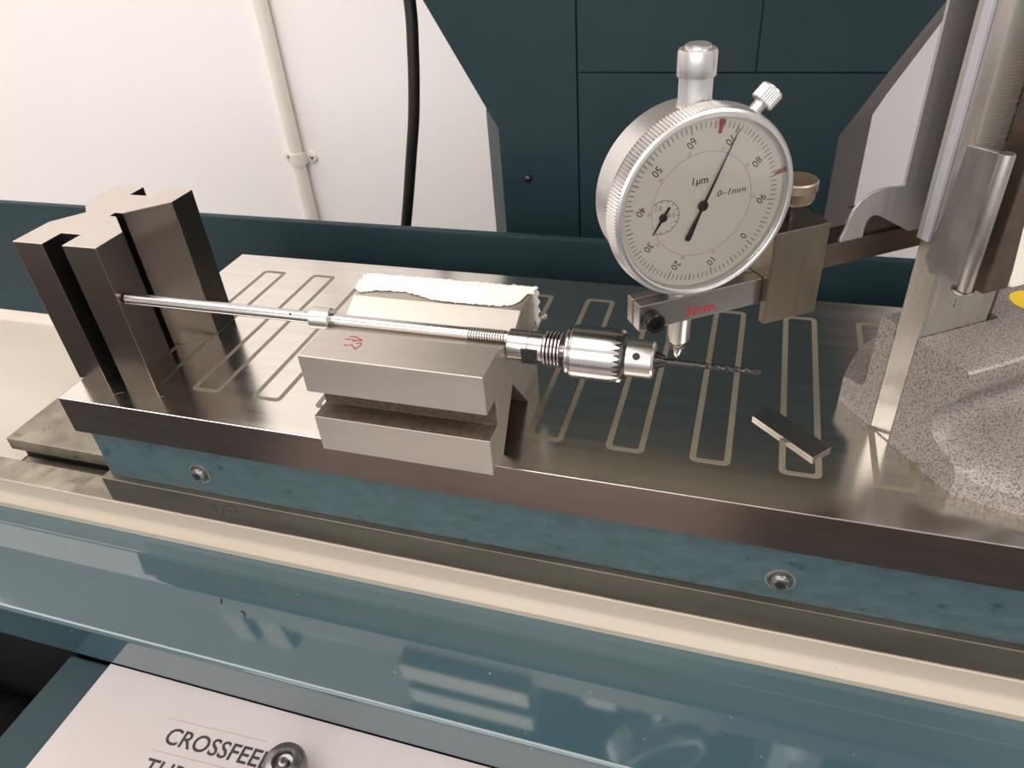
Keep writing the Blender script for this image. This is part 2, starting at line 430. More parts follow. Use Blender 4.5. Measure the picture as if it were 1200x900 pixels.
# cream tray behind and beside the table, teal rear guard with a folded foot
MB().box(-420, XR, 150.5, 168, -88, -85).build('tray', 'cream', sg)
MB().box(-420, XL - 90.5, -0.3, 150.5, -88, -85).build('tray', 'cream', sg)
MB().box(XL - 90.5, XL - 0.5, 14, 150.5, -84, -83.4).build('tray', 'cream', sg)
cove = [(166, -85), (168, -84.5), (171, -82), (173, -78.5), (176, -78.5), (176, -88), (166, -88)]
MB().prism(cove, 0, -420, XR).build('tray_cove', 'cream', sg, smooth=40)
rg = [(172.2, -81.5), (174, -72), (175.6, -64), (176, -60), (176, 9.5), (176.3, 10.9), (177.3, 11.6), (179.5, 11.6), (180.4, 10.8), (180.4, 7), (179.4, 6.4), (178.4, -60), (178.4, -84), (173, -84)]
MB().prism(rg, 0, -520, XR + 60).build('rear_guard', 'teal_dark', sg, smooth=35, wn=True)

# ------------------------------------------------------------------ magnetic chuck
ch = thing('magnetic_chuck', 'long magnetic chuck with ground steel top and blue cast body', 'magnetic chuck', (225, 75, -65))
WY, XE = 150, 455
tp = MB().box(0, XE, 0, WY, -19.8, 0).build('top_plate', 'plate', ch, bevel=0.35)
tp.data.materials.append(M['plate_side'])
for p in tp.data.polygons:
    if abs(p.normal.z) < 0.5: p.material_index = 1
MB().box(5, XE - 5, 3, WY - 3, -50, -19.8).build('cast_body', 'cast', ch, bevel=0.8)
fl = MB().box(1, XE, 0, WY, -65, -49.6).build('base_flange', 'flange', ch, bevel=0.3)
# pole inlays: thin rounded frames set in the top plate
def rrect(hx, y0, y1, r, k=5):
    pts = []
    for cxx, cyy, a in ((hx - r, y0 + r, -90), (hx - r, y1 - r, 0), (-hx + r, y1 - r, 90), (-hx + r, y0 + r, 180)):
        for i in range(k):
            t = math.radians(a + 90 * i / (k - 1)); pts.append((cxx + r * math.cos(t), cyy + r * math.sin(t)))
    return pts
def loop_mesh(mx, y0, y1, hx, w):
    mb = MB(); a = rrect(hx, y0, y1, 2.6); b = rrect(hx - w, y0 + w, y1 - w, 1.2); n = len(a)
    vs = [(mx + p[0], p[1], z) for z in (-0.3, 0.035) for p in a] + [(mx + p[0], p[1], z) for z in (-0.3, 0.035) for p in b]
    fs = []
    for i in range(n):
        j = (i + 1) % n
        fs += [(n + i, n + j, 3 * n + j, 3 * n + i), (i, j, n + j, n + i), (2 * n + j, 2 * n + i, 3 * n + i, 3 * n + j)]
    mb.add(vs, fs); return mb
first = None
for k in range(13):
    mx = 34.8 + 32 * k
    if first is None:
        first = loop_mesh(mx, 18.8, 132.6, 7.5, 2.35).build('pole_inlay', 'inlay', tp)
    else:
        c = first.copy(); COL.objects.link(c); c.parent = tp; c.location.x += 32 * k * MM
# pressed plug outlines near the front edge
for px_, py_ in ((50.5, 7.5), (29.5, 6.2)):
    ring = [(px_ + 4 * math.cos(math.radians(a)), py_ + 4 * math.sin(math.radians(a)), 0.0) for a in range(95, 255, 20)]
    MB().ribbon(ring, 0.35, (0, 0, 1), 0.03).build('plug_outline', 'inlay', tp)
# button screws in the cast front
for sx, sz_, lab in ((62.6, -37.0, None), (321.2, -38.3, None)):
    s = MB().lathe([(5.0, 0), (5.0, 0.5), (4.4, 0.7), (3.9, 0.7), (3.8, 1.6), (3.2, 2.4), (2.2, 2.8)], (sx, 3.1, sz_), (0, -1, 0), 28).build('button_screw', 'knob', ch, smooth=40)
    MB().lathe([(5.6, 0), (5.6, 0.35), (4.6, 0.45)], (sx, 3.0, sz_), (0, -1, 0), 28).build('washer', 'satin', s, smooth=40)
    MB().lathe([(1.9, 0), (1.9, 0.15)], (sx, 0.32, sz_), (0, -1, 0), 6).build('hex_socket', 'black', s)
# pencil scribble on the flange
sk = MB()
sk.ribbon([(66.6, 0, -52.5), (66.6, 0, -55.4), (66.8, 0, -58.1)], 0.55, (0, -1, 0))
sk.ribbon([(69.4, 0, -60.5), (70.1, 0, -57.7), (71.2, 0, -54.9), (73, 0, -53.3), (77.1, 0, -51.9), (78.7, 0, -55.5), (74.8, 0, -56.9), (72.4, 0, -55.8)], 0.5, (0, -1, 0))
sk.build('pencil_mark', 'pencil', fl)

# ------------------------------------------------------------------ V-blocks
vb = [(-2, 16), (14.2, 16), (14.2, 26.8), (24.6, 26.8), (24.6, 16), (42.2, 16), (42.2, 32), (26.6, 46.2), (23, 46.2), (23, 49.8), (26.8, 49.8),
      (42.2, 64.4), (42.2, 79.6), (25.5, 79.6), (25.5, 70), (14.2, 70), (14.2, 79.6), (-2, 79.6), (-2, 58.7), (7.7, 48.3), (-2, 36.2)]
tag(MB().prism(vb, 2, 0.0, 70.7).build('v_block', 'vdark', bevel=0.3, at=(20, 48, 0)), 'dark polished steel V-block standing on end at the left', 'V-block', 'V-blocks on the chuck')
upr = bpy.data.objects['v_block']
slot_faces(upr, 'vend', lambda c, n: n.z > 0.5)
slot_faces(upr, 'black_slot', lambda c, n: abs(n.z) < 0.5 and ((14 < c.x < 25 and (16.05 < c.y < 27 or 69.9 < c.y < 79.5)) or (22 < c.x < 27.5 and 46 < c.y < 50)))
vb2 = [(-5.3, 0), (7.3, 0), (24.4, 21.5), (41.5, 0), (57.8, 0), (57.8, 16.8), (48, 16.8), (48, 28.7), (57.8, 28.7), (57.8, 45.2), (40.5, 45.2),
       (28.3, 39.25), (27, 38.4), (25.7, 39.25), (13.5, 45.2), (-5.3, 45.2), (-5.3, 28.7), (4.2, 28.7), (4.2, 16.8), (-5.3, 16.8)]
vblk = tag(MB().prism(vb2, 0, 141.5, 214.0).build('v_block', 'vsteel', bevel=0.3, at=(178, 26, 0)), 'light grey V-block lying flat under the rod, red mark on top', 'V-block', 'V-blocks on the chuck')
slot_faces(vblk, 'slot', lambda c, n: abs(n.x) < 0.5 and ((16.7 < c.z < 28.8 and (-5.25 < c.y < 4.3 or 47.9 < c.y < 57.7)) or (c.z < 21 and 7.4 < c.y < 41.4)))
rm = MB()
Z = 45.2
rm.ribbon([(x, y, Z) for x, y in [(154.4, 8.4), (157.7, 8.5), (158.8, 8.2), (158.3, 7.3)]], 0.55, (0, 0, 1))
rm.ribbon([(x, y, Z) for x, y in [(155.4, 10.2), (157.6, 10.6), (159.5, 9.7), (161.3, 8.6), (158.8, 8.2)]], 0.55, (0, 0, 1))
rm.ribbon([(x, y, Z) for x, y in [(155.7, 5.0), (156.8, 4.3), (158.7, 5.2), (160.6, 3.5), (161.5, 2.7), (161.8, 3.7), (162.4, 5.4), (161.8, 6.9), (160, 6.4)]], 0.45, (0, 0, 1))
rm.build('marker_scribble', 'red_ink', vblk)

# tissue folded over the far lip of the flat V-block
edge_pts = [(137.5, 52), (140.5, 44.6), (143.5, 42.6), (149.8, 44.8), (156, 45.6), (162.7, 46.2), (168, 44.2), (174.1, 42.6), (180, 41.2), (185.9, 41.0), (192, 41.3), (200.1, 41.2), (205, 41.8), (209.9, 43.0), (212.5, 47), (213.2, 53)]
def yedge(x):
    for (a, ya), (b, yb) in zip(edge_pts, edge_pts[1:]):
        if a <= x <= b: return ya + (yb - ya) * (x - a) / (b - a)
    return edge_pts[-1][1]
nx, ny = 110, 22
vs, fs = [], []
rnd = random.Random(3)
for i in range(nx + 1):
    x = 137.6 + (215.6 - 137.6) * i / nx
    y0 = yedge(x) + rnd.uniform(-0.55, 0.45)
    hang = 19 + 4 * math.sin(x * 0.35) + rnd.uniform(-0.8, 0.8)
    L1 = max(58.6 - y0, 2.0)
    for j in range(ny + 1):
        s = j / ny * (L1 + hang)
        wob = 0.10 * math.sin(x * 0.42 + j * 0.3) + 0.08 * math.sin(x * 1.1 - j * 0.5) + rnd.uniform(-0.05, 0.05)
        if s < L1: y, z = y0 + s, 45.75 + wob + (0.7 * math.sin(PI * s / L1)) * (0.5 + 0.5 * math.sin(x * 0.11))
        else: y, z = 58.9 + abs(wob) + 0.8 * math.sin((s - L1) * 0.2), 46.0 - (s - L1)
        if x < 141 : z -= (141 - x) * 0.6 * (1 if s < L1 else 0.3)
        vs.append((x + (0.6 * math.sin(j * 1.7) if i in (0, nx) else 0), y, z))
for i in range(nx):
    for j in range(ny):
        a = i * (ny + 1) + j
        fs.append((a, a + 1, a + ny + 2, a + ny + 1))
mb = MB(); mb.add(vs, fs)
tis = tag(mb.build('tissue', 'paper', smooth=80, at=(176, 52, 46)), 'torn white tissue draped over the far edge of the flat V-block', 'tissue')
so = tis.modifiers.new('thick', 'SOLIDIFY'); so.thickness = 0.35 * MM; so.offset = 1

# ------------------------------------------------------------------ rod, collar, nut, discs
arb = thing('drill_arbor', 'long bright steel rod with collar, thread and nut lying across the flat V-block', 'rod', (178, 23.5, 40))
A0 = Vector((42.5, 20.3, 45.2)); A1 = Vector((205, 24.3, 42.9))
ax = (A1 - A0).normalized()
def on_rod(x):
    return A0 + ax * ((x - A0.x) / ax.x)
MB().lathe([(1.9, 0), (2.45, 0.5), (2.45, (198.2 - 42.5) / ax.x), (2.1, (198.4 - 42.5) / ax.x), (2.1, (212.4 - 42.5) / ax.x), (2.45, (212.6 - 42.5) / ax.x), (2.45, (214.8 - 42.5) / ax.x)], A0 + ax * 0.15, ax, 32).build('rod', 'steel', arb, smooth=40)
rod_o = on_rod(136.2)
MB().lathe([(4.2, 0), (4.5, 0.3), (4.5, 8.3), (4.2, 8.6)], on_rod(132.3) + Vector((0, 0, 0.1)), ax, 40).build('collar', 'satin', arb, smooth=40)
MB().lathe([(0.55, 0), (0.55, 0.12)], on_rod(123.5) + Vector((0, -1.72, 1.72)), (0, -1, 1), 14).build('set_hole', 'black', arb)
th = []
for i in range(14):
    x = i * 1.05
    th += [(1.9, x), (1.9, x + 0.1), (2.75, x + 0.45), (2.75, x + 0.6), (1.9, x + 0.95)]
MB().lathe(th, on_rod(198.0), ax, 32).build('thread', 'steel', arb, smooth=20)
CX = Vector((1, 0, -0.008)).normalized()
def on_ch(x):
    return Vector((x, 24.3, 40.35 - 0.008 * (x - 214)))
MB().lathe([(5.5, 0), (5.9, 0.4), (5.9, 7.9), (5.55, 8.1), (5.55, 8.5), (5.9, 8.7), (5.9, 13.4), (5.6, 13.8)], on_ch(214.2), CX, 48).build('nut', 'steel', arb, smooth=30)
# milled flat on the nut
MB().box(220.2, 226.4, 18.3, 19.4, 36.2, 42.6).build('spanner_flat', 'dark_steel', arb, bevel=0.2)
for i in range(5):
    MB().lathe([(3.4, 0), (6.4, 0.1), (6.75, 0.35), (6.75, 0.75), (6.4, 1.0), (3.4, 1.1)], on_ch(228.2 + i * 1.36), CX, 44).build('spring_disc', 'steel', arb, smooth=30)
MB().lathe([(3.0, 0), (3.0, 11.5)], on_ch(227.5), CX, 28).build('neck', 'steel', arb, smooth=40)

chk = thing('drill_chuck', 'bright steel key drill chuck with toothed sleeve screwed to the rod', 'drill chuck', (252, 24.3, 30))
MB().lathe([(4.0, 0), (8.3, 0.05), (9.0, 0.6), (9.0, 1.2), (8.8, 1.5), (9.6, 2.2), (9.6, 2.4)], on_ch(236.6), CX, 64).build('rear_ring', 'steel', chk, smooth=30)
# sleeve with bevel teeth at its front edge
ax_ = CX; u_ = ax_.orthogonal().normalized(); w_ = ax_.cross(u_); o_ = on_ch(239.0)
NT = 30
def ringp(r, h, t): return tuple(o_ + ax_ * h + (u_ * math.cos(t) + w_ * math.sin(t)) * r)
mb = MB(); vs, fs = [], []
n4 = NT * 4
for r, hs in ((9.75, (0.0, 0.3)),):
    pass
for k in range(n4):
    t = 2 * PI * k / n4
    tip = (17.9, 17.0, 15.2, 17.0)[k % 4]
    vs += [ringp(9.4, 0, t), ringp(9.8, 0.35, t), ringp(9.8, 13.6, t), ringp(9.8 - 0.42 * (tip - 13.6) / 4.3, tip, t), ringp(8.3, tip - 0.2, t), ringp(8.3, 0, t)]
for k in range(n4):
    a = k * 6; b = ((k + 1) % n4) * 6
    for i in range(6):
        j = (i + 1) % 6
        fs.append((a + i, b + i, b + j, a + j))
mb.add(vs, fs); mb.build('toothed_sleeve', 'steel', chk, smooth=35)
MB().lathe([(8.2, 0), (8.2, 18.2), (7.2, 19.2)], on_ch(239.3), CX, 48).build('inner_body', 'dark_steel', chk, smooth=30)
MB().lathe([(6.9, 0), (6.9, 9.6), (6.3, 10.4), (5.0, 10.5)], on_ch(257.8), CX, 56).build('nose', 'satin', chk, smooth=30)
kd = (Vector((0, -0.78, 0.62))).normalized()
MB().lathe([(1.35, 0), (1.35, 0.12)], on_ch(262.4) + kd * 6.83, kd, 20).build('key_hole', 'black', chk)
for i in range(3):
    t = 2 * PI * i / 3 + 0.5
    d = Vector((0, math.cos(t), math.sin(t)))
    p = on_ch(267.5) + d * 1.9
    MB().lathe([(1.75, 0), (1.6, 2.0), (0.9, 4.2)], p, (CX - d * 0.16), 10).build('jaw', 'dark_steel', chk, smooth=40)

# twist drill held in the chuck
dr = []
n = 20
o_ = on_ch(268.5)
for i in range(61):
    h = 36.2 * i / 60
    ring = []
    for k in range(n):
        t = 2 * PI * k / n
        fl_ = 0.0
        if h > 13: fl_ = min(1, (h - 13) / 2)
        tw = t - (h - 13) * 0.95
        r = 1.12 * (1 - fl_ * 0.55 * max(0, math.sin(tw * 2 / 1 * 0.5 * 2)) ** 0.7) if fl_ else 1.12
        if h > 35: r *= max(0.02, 1 - (h - 35) / 1.25)
        ring.append(tuple(o_ + CX * h + (u_ * math.cos(t) + w_ * math.sin(t)) * r))
    dr.append(ring)
tag(MB().loft(dr).build('twist_drill', 'dark_steel', smooth=35, at=(285, 24.3, 39.8)), 'thin dark twist drill held in the chuck, under the gauge tip', 'drill bit')

# ------------------------------------------------------------------ height gauge
ang = math.radians(35.3)
VH = Vector((math.cos(ang), math.sin(ang), 0)); UH = Vector((math.sin(ang), -math.cos(ang), 0)); OH = Vector((353.9, 45.5, 0))
def G(u, v, z): 
    p = OH + UH * u + VH * v
    return (p.x, p.y, z)
hg = thing('height_gauge', 'vernier height gauge on a grey hammertone base at the right edge', 'height gauge', G(0, 25, 0))
# cast base: front outline swept back, the feet flaring outwards
front = [(-28.5, 0), (-28.6, 10.8), (-27.4, 12.2), (-20.5, 13.2), (-18.2, 14.4), (-17.4, 17), (-17.4, 45.0), (-16.6, 45.9), (-9.9, 45.9), (-9.9, 0.4), (0.2, 0.4), (0.2, 45.9), (21.6, 45.9), (22.6, 45.2),
         (23.2, 39.8), (22.6, 36.4), (20.5, 33.2), (17.2, 29.4), (14.6, 25.5), (13.8, 21.6), (15.4, 17.8), (19.2, 14.6), (24.4, 12.9), (28.4, 11.2), (30.0, 7.5), (30.3, 0)]
def sect(v):
    out = []
    s = max(0.0, min(1.0, v / 36)); fl_ = 30 * math.sin(s * PI / 2)
    for (u, z) in front:
        if u > 12:
            w = max(0.0, min(1.0, (15.5 - z) / 8.0)); low = w * w * (3 - 2 * w)
            waist = 1.0 if 15 < z < 38 else 0.0
            uu = u + fl_ * 1.0 * low * min(1, max(0, (u - 14) / 12)) - (8.5 * min(1.0, v / 16) * max(0.0, 1 - abs(z - 24) / 14) if waist else 0)
            out.append((uu, z))
        elif u < -18:
            w = max(0.0, min(1.0, (u + 18) / -8.0))
            out.append((u - fl_ * 0.65 * w, z))
        else:
            out.append((u, z))
    return out
notch = lambda prof: [(u, z) for (u, z) in prof if not (-10 < u < 0.5 and (z < 1 or z > 45.5))]
rings = []
for v in (0, 2, 4, 7, 10, 14, 18, 23, 28.8): rings.append([(u, v, z) for u, z in sect(v)])
mb = MB(G); mb.loft(rings, cap=False)
mb.add(rings[0], [tuple(range(len(rings[0])))[::-1]])
r2 = []
for v in (28.8, 36, 48, 62): r2.append([(u, v, z) for u, z in notch(sect(v))])
mb.loft(r2)
mb.build('base', 'hammer', hg, smooth=32, merge=False)
# graduated beam
bar = MB(G).box(-9.7, 0, 0.0, 28.8, 0.35, 330).build('beam', 'gauge_steel', hg, bevel=0.25)
MB(G).box(-0.05, 0.12, 1.4, 28.5, 46.2, 330).build('scale_face', 'scale', bar)
MB(G).box(-8.2, -1.5, 28.8, 32.3, 46.4, 330).build('beam_rack', 'brown', bar, bevel=0.2)
MB(G).box(-5.5, 0.4, 28.9, 33.4, 45.8, 46.35).build('slot_hole', 'black', bar)
tk = MB(G)
for i in range(220):
    z = 53.0 + i * 1.0
    L = 8.5 if i % 10 == 0 else (6.6 if i % 5 == 0 else 5.0)
    tk.box(0.12, 0.16, 3.0, 3.0 + L, z - 0.09, z + 0.09)
    if z < 330: tk.box(0.12, 0.16, 28.2 - L * 0.9, 28.2, z - 0.09, z + 0.09)
o = tk.build('graduation', 'grey_ink', bar); o['kind'] = 'stuff'
xs_ = VH
for i in range(0, 110):
    z = 56.0 + i * 2.0
    if i % 5 == 2:
        lettering('scale_numeral', str((i // 5 + 1) % 10), 'ink', bar, G(0.13, 17.8, z), VH, (0, 0, 1), 2.6)
    elif z < 190:
        lettering('scale_numeral', str(i % 5 * 2 % 10), 'ink', bar, G(0.13, 11.6, z), VH, (0, 0, 1), 1.9)
# slider: jaw plate with its swan-neck arm
jaw = [(20, 190), (-1.2, 190), (-1.0, 93.0), (-6, 93.6), (-10.5, 93.6), (-14.0, 92.9), (-17.2, 90.8), (-19.3, 88.2), (-20.3, 85.2), (-20.9, 82.4), (-21.6, 80.4), (-22.4, 78.8), (-22.4, 77.7), (-13.4, 77.7),
       (-13.5, 80.0), (-13.2, 82.6), (-12.4, 84.2), (-10.6, 84.9), (-8.4, 84.2), (5.5, 75.9), (20, 75.9)]
MB(G).prism(jaw, 0, -21.4, -20.4).build('jaw', 'jaw_steel', hg, bevel=0.12, seg=1)
MB(G).box(-22.3, -9.9, 20, 28, 78, 190).build('slider_body', 'brown', hg, bevel=0.3)
MB(G).box(-31.5, -20.6, -28.0, 24, 69.0, 77.6).build('jaw_arm', 'arm_dark', hg, bevel=0.3)
MB(G).box(-31.5, -22.7, -12, 24, 77.4, 84).build('jaw_web', 'brown', hg)
MB(G).box(-10.6, -8.3, -1.0, -0.05, 79.2, 190).build('slider_front', 'jaw_steel', hg, bevel=0.15)
MB(G).box(-8.3, -5.4, -1.5, -0.05, 79.6, 190).build('slider_strip', 'bright', hg, bevel=0.15)
# front vernier housing with a rolled edge
vh = MB(G)
vh.loft([[(-0.8, -1.8, 112.4), (10.2, 0.2, 112.4), (10.2, 2.2, 112.4), (-0.8, 1.0, 112.4)],
         [(-2.2, -1.8, 92), (10.4, 0.2, 92), (10.4, 2.2, 92), (-2.2, -0.1, 92)],
         [(-4.6, -1.8, 74.5), (10.5, 0.2, 74.5), (10.5, 2.2, 74.5), (-4.6, -0.1, 74.5)],
         [(-1.0, -1.8, 70.5), (10.5, 0.2, 70.5), (10.5, 2.2, 70.5), (-1.0, -0.1, 70.5)]])
vho = vh.build('vernier_plate', 'vernier', hg, bevel=0.3)
pz = Vector((0, 0, 1))
MB().lathe([(2.0, 0), (2.2, 0.4), (2.2, 42.6), (2.0, 43.0)], G(10.4, 1.2, 69.6), (0, 0, 1), 24).build('rolled_edge', 'vernier', vho, smooth=40)
MB().lathe([(3.2, 0), (3.4, 0.3), (3.4, 0.8), (2.4, 1.0)], G(9.4, 1.8, 68.6), (0, 0, 1), 24).build('end_washer', 'steel', vho, smooth=40)
MB(G).box(0.2, 9.0, 11.6, 21.4, 64.6, 190).build('rear_housing', 'brown', hg, bevel=0.5)
wp = [(21.6, 65.6), (22.4, 64.2), (23.6, 63.8), (52, 63.8), (52, 96), (17.5, 96)]
wpo = MB(G).prism([(v, z) for v, z in [(21.2, 67.0), (21.6, 65.2), (23.2, 64.4), (52, 64.4), (52, 97.5), (17.4, 97.5)]], 0, 7.4, 9.2).build('clamp_cover', 'white_plate', hg, bevel=0.6, seg=3)
# yellow sticker on the base
st = [(OH + UH * (-3.6 + 7.4 * math.cos(t)) + VH * (52.9 + 7.4 * math.sin(t))) for t in [2 * PI * i / 40 for i in range(40)]]
MB().prism([(p.x, p.y) for p in st], 2, 45.9, 46.1).build('round_label', 'yellow', hg)

# ------------------------------------------------------------------ clamp block with thumb nut, arm, indicator
cb = thing('scriber_clamp', 'tan steel clamp block with knurled thumb nut on the jaw arm', 'clamp', G(-21, -47, 59))
MB(G).prism([(-33.5, 59.6), (-22.6, 59.6), (-22.6, 53.2), (-19.5, 53.2), (-19.5, 86.4), (-33.5, 86.4)], 1, -48.5, -28.0).build('clamp_block', 'block', cb, bevel=0.35)
K = G(-26.6, -38.4, 86.4)
MB().lathe([(2.1, 0), (2.1, 8.0)], K, (0, 0, 1), 20).build('threaded_stud', 'dark_steel', cb, smooth=40)
nk = 110
MB().lathe([(4.0, 0), (5.7, 0.2), (6.3, 1.4), (6.4, 3.8), (6.8, 4.2), (6.8, 6.8), (6.4, 7.3), (5.9, 7.35), (4.8, 7.0), (2.0, 6.9)], (K[0], K[1], K[2] + 6.6), (0, 0, 1), nk,
           rfun=lambda k, i: (1.0 if i % 2 else 0.955) if k in (2, 3) else 1.0).build('thumb_nut', 'brass', cb, smooth=35)

arm = thing('indicator_arm', 'flat steel clamp arm marked 3mm. in red below the dial', 'clamp arm', G(-28, -72, 59.6))
mb = MB(G)
mb.box(-32.2, -28.25, -93.4, -48.55, 59.7, 69.3)
mb.box(-27.65, -23.0, -93.4, -48.55, 59.7, 69.3)
mb.box(-28.3, -27.6, -78, -48.55, 59.7, 69.3)
mb.build('arm_bar', 'arm_steel', arm, bevel=0.3)
MB().lathe([(3.25, 0), (3.45, 0.2), (3.45, 3.4), (3.1, 3.8), (1.9, 3.8), (1.9, 2.6), (0, 2.6)], G(-23.0, -89.3, 63.6), UH, 36).build('cap_screw', 'black_screw', arm, smooth=35)
lettering('lettering', '3mm.', 'red_ink', arm, G(-22.95, -70.8, 63.0), VH, (0, 0, 1), 5.0, xs=1.05, bold=0.06)

PH = -0.997
ND = Vector((math.cos(PH), math.sin(PH), 0)); ED = Vector((-math.sin(PH), math.cos(PH), 0)); UP = Vector((0, 0, 1))
SX, SY = 275.7, 24.5
CC = Vector((SX + 12 * ND.x, SY + 12 * ND.y, 101.7))
def D(a, b, c):
    p = CC + ED * a + UP * b + ND * c
    return tuple(p)
ind = thing('dial_indicator', 'round silver dial indicator reading 1µm, clamped upright over the chuck', 'dial gauge', (SX, SY, 43))
MB().lathe([(18, -20.6), (26.0, -20.6), (27.0, -19.6), (27.2, -5), (27.2, -3.5), (24, -3.5)], CC, ND, 96).build('case', 'alu', ind, smooth=30)
bz = [(27.0, -6.2), (28.9, -6.2), (29.3, -5.6), (28.75, -1.2), (28.3, -0.5), (27.6, 0.0), (26.7, 0.15), (26.25, -0.1), (26.15, -3.6), (27.0, -3.7)]
NK = 340
bez = MB().lathe(bz, CC, ND, NK, rfun=lambda k, i: ((1.0 if i % 2 else 0.982) if k in (2, 3) else 1.0), close=True).build('bezel', 'alu', ind, smooth=25)
crystal = MB().lathe([(26.2, -0.9), (26.2, -0.6)], CC, ND, 72).build('crystal', 'glass', ind)
dial = MB().lathe([(26.4, -3.6), (26.4, -3.0)], CC, ND, 96).build('dial_face', 'dial', ind)
FD = -3.0
dk = 1.0
# dial is seen a little below its rim plane: printing lies on the recessed card
def DD(r, deg, c=0.0):
    t = math.radians(deg); return D(r * math.cos(t), r * math.sin(t), FD + c)
tm = MB()
A00 = -41.5
for i in range(100):
    a = A00 - 3.6 * i
    r0 = 21.9 if i % 10 == 0 else (22.3 if i % 5 == 0 else 22.7)
    w = 0.16 if i % 5 == 0 else 0.13
    tm.ribbon([DD(r0, a), DD(24.3, a)], w * 2, ND, 0.04)
tm.build('dial_graduation', 'grey_ink', dial)
rg_ = MB()
for r in (16.0,):
    pts = [DD(r, a) for a in range(0, 361, 5)]
    rg_.ribbon(pts, 0.22, ND, 0.03)
rg_.build('dial_ring', 'ring_ink', dial)
rot = math.radians(-131)
tx = ED * math.cos(rot) + UP * math.sin(rot); ty = ED * -math.sin(rot) + UP * math.cos(rot)
for i in range(10):
    a = A00 - 36 * i + 1.5
    lettering('dial_numeral', str(i * 10), 'ink' if False else 'needle', dial, DD(19.6, a, 0.02), tx, ty, 3.5, xs=0.85)
    if i:
        lettering('dial_numeral', str(100 - i * 10), 'faint_red', dial, DD(16.9, a + 4, 0.02), tx, ty, 1.5, xs=0.85)
lettering('dial_lettering', '1µm', 'needle', dial, D(-1.4, 7.6, FD + 0.02), ED, UP, 3.1, bold=0.03, shear=0.08)
lettering('dial_lettering', '0–1mm', 'needle', dial, D(9.3, 2.6, FD + 0.02), ED, UP, 2.6, shear=0.2, xs=1.22)
# little revolution counter
sc_ = MB()
sx_, sy_, sr = -12.4, -1.7, 5.2
pts = [D(sx_ + sr * math.cos(math.radians(a)), sy_ + sr * math.sin(math.radians(a)), FD) for a in range(-120, 126, 7)]
sc_.ribbon(pts, 0.16, ND, 0.03)
for a in range(-120, 126, 24):
    c, s = math.cos(math.radians(a)), math.sin(math.radians(a))
    sc_.ribbon([D(sx_ + sr * c, sy_ + sr * s, FD), D(sx_ + (sr - 1.1) * c, sy_ + (sr - 0.75) * s, FD)], 0.17, ND, 0.03)
sc_.build('counter_scale', 'needle', dial)
lettering('dial_lettering', '1.0', 'grey_ink', dial, D(sx_ - 1.6, sy_ + 2.9, FD + 0.02), ED, UP, 1.9)
lettering('dial_lettering', '0.5', 'grey_ink', dial, D(sx_ + 2.7, sy_ + 0.3, FD + 0.02), ED, UP, 1.8)
def hand(cxx, cyy, deg, L, back, w0, w1, wb, z):
    t = math.radians(deg); dx, dy = math.cos(t), math.sin(t); px_, py_ = -dy, dx
    q = [(L, w1), (0, w0), (-back * 0.25, w0), (-back * 0.9, wb), (-back, wb * 0.7)]
    out = [(cxx + dx * a + px_ * b, cyy + dy * a + py_ * b) for a, b in q] + [(cxx + dx * a - px_ * b, cyy + dy * a - py_ * b) for a, b in q[::-1]]
    n = len(out); vs = [D(x, y, FD + z) for x, y in out] + [D(x, y, FD + z + 0.18) for x, y in out]
    return MB().add(vs, [tuple(range(n))[::-1], tuple(range(n, 2 * n))] + [(i, (i + 1) % n, n + (i + 1) % n, n + i) for i in range(n)])
h = hand(0, 0, 66.2, 23.4, 11.2, 0.42, 0.10, 0.98, 0.9).build('needle', 'needle', ind)
MB().lathe([(1.55, 0.5), (1.55, 1.2), (1.2, 1.5)], D(0, 0, FD), ND, 24).build('needle_hub', 'needle', h, smooth=40)
h2 = hand(sx_, sy_, -122, 5.9, 3.6, 0.46, 0.12, 0.34, 0.3).build('counter_needle', 'needle', ind)
MB().lathe([(1.25, 0.1), (1.25, 0.6), (0.9, 0.7)], D(sx_, sy_, FD), ND, 18).build('needle_hub', 'needle', h2, smooth=40)
# red tolerance markers under the crystal
def marker(deg, r0, r1, w):
    t = math.radians(deg); rx, ry = math.cos(t), math.sin(t); px_, py_ = -ry, rx
    q = [(r1, -w), (r1, w), (r1 - 1.5, w), (r1 - 1.5, w * 0.6), (r0, w * 0.55), (r0, -w * 0.55), (r1 - 1.5, -w * 0.6), (r1 - 1.5, -w)]
    out = [(rx * a + px_ * b, ry * a + py_ * b) for a, b in q]; n = len(out)
    vs = [D(x, y, FD + 0.5) for x, y in out] + [D(x, y, FD + 0.7) for x, y in out]
    return MB().add(vs, [tuple(range(n))[::-1], tuple(range(n, 2 * n))] + [(i, (i + 1) % n, n + (i + 1) % n, n + i) for i in range(n)])
marker(80.5, 21.0, 25.0, 0.85).build('tolerance_marker', 'red_ink', ind)
marker(14.5, 23.6, 26.1, 0.65).build('tolerance_marker', 'red_ink', ind)
# bezel lock screw
kd = (ED * math.cos(math.radians(44)) + UP * math.sin(math.radians(44)))
ks = D(14.0, 24.0, -4.6)
sk_ = MB().lathe([(1.9, 0), (1.9, 4.2)], ks, kd, 20).build('lock_stem', 'alu', ind, smooth=40)
MB().lathe([(3.0, 3.6), (3.5, 4.0), (3.5, 8.0), (3.1, 8.6)], ks, kd, 60, rfun=lambda k, i: (1 if i % 2 else 0.94) if k in (1, 2) else 1).build('lock_knob', 'alu', sk_, smooth=25)
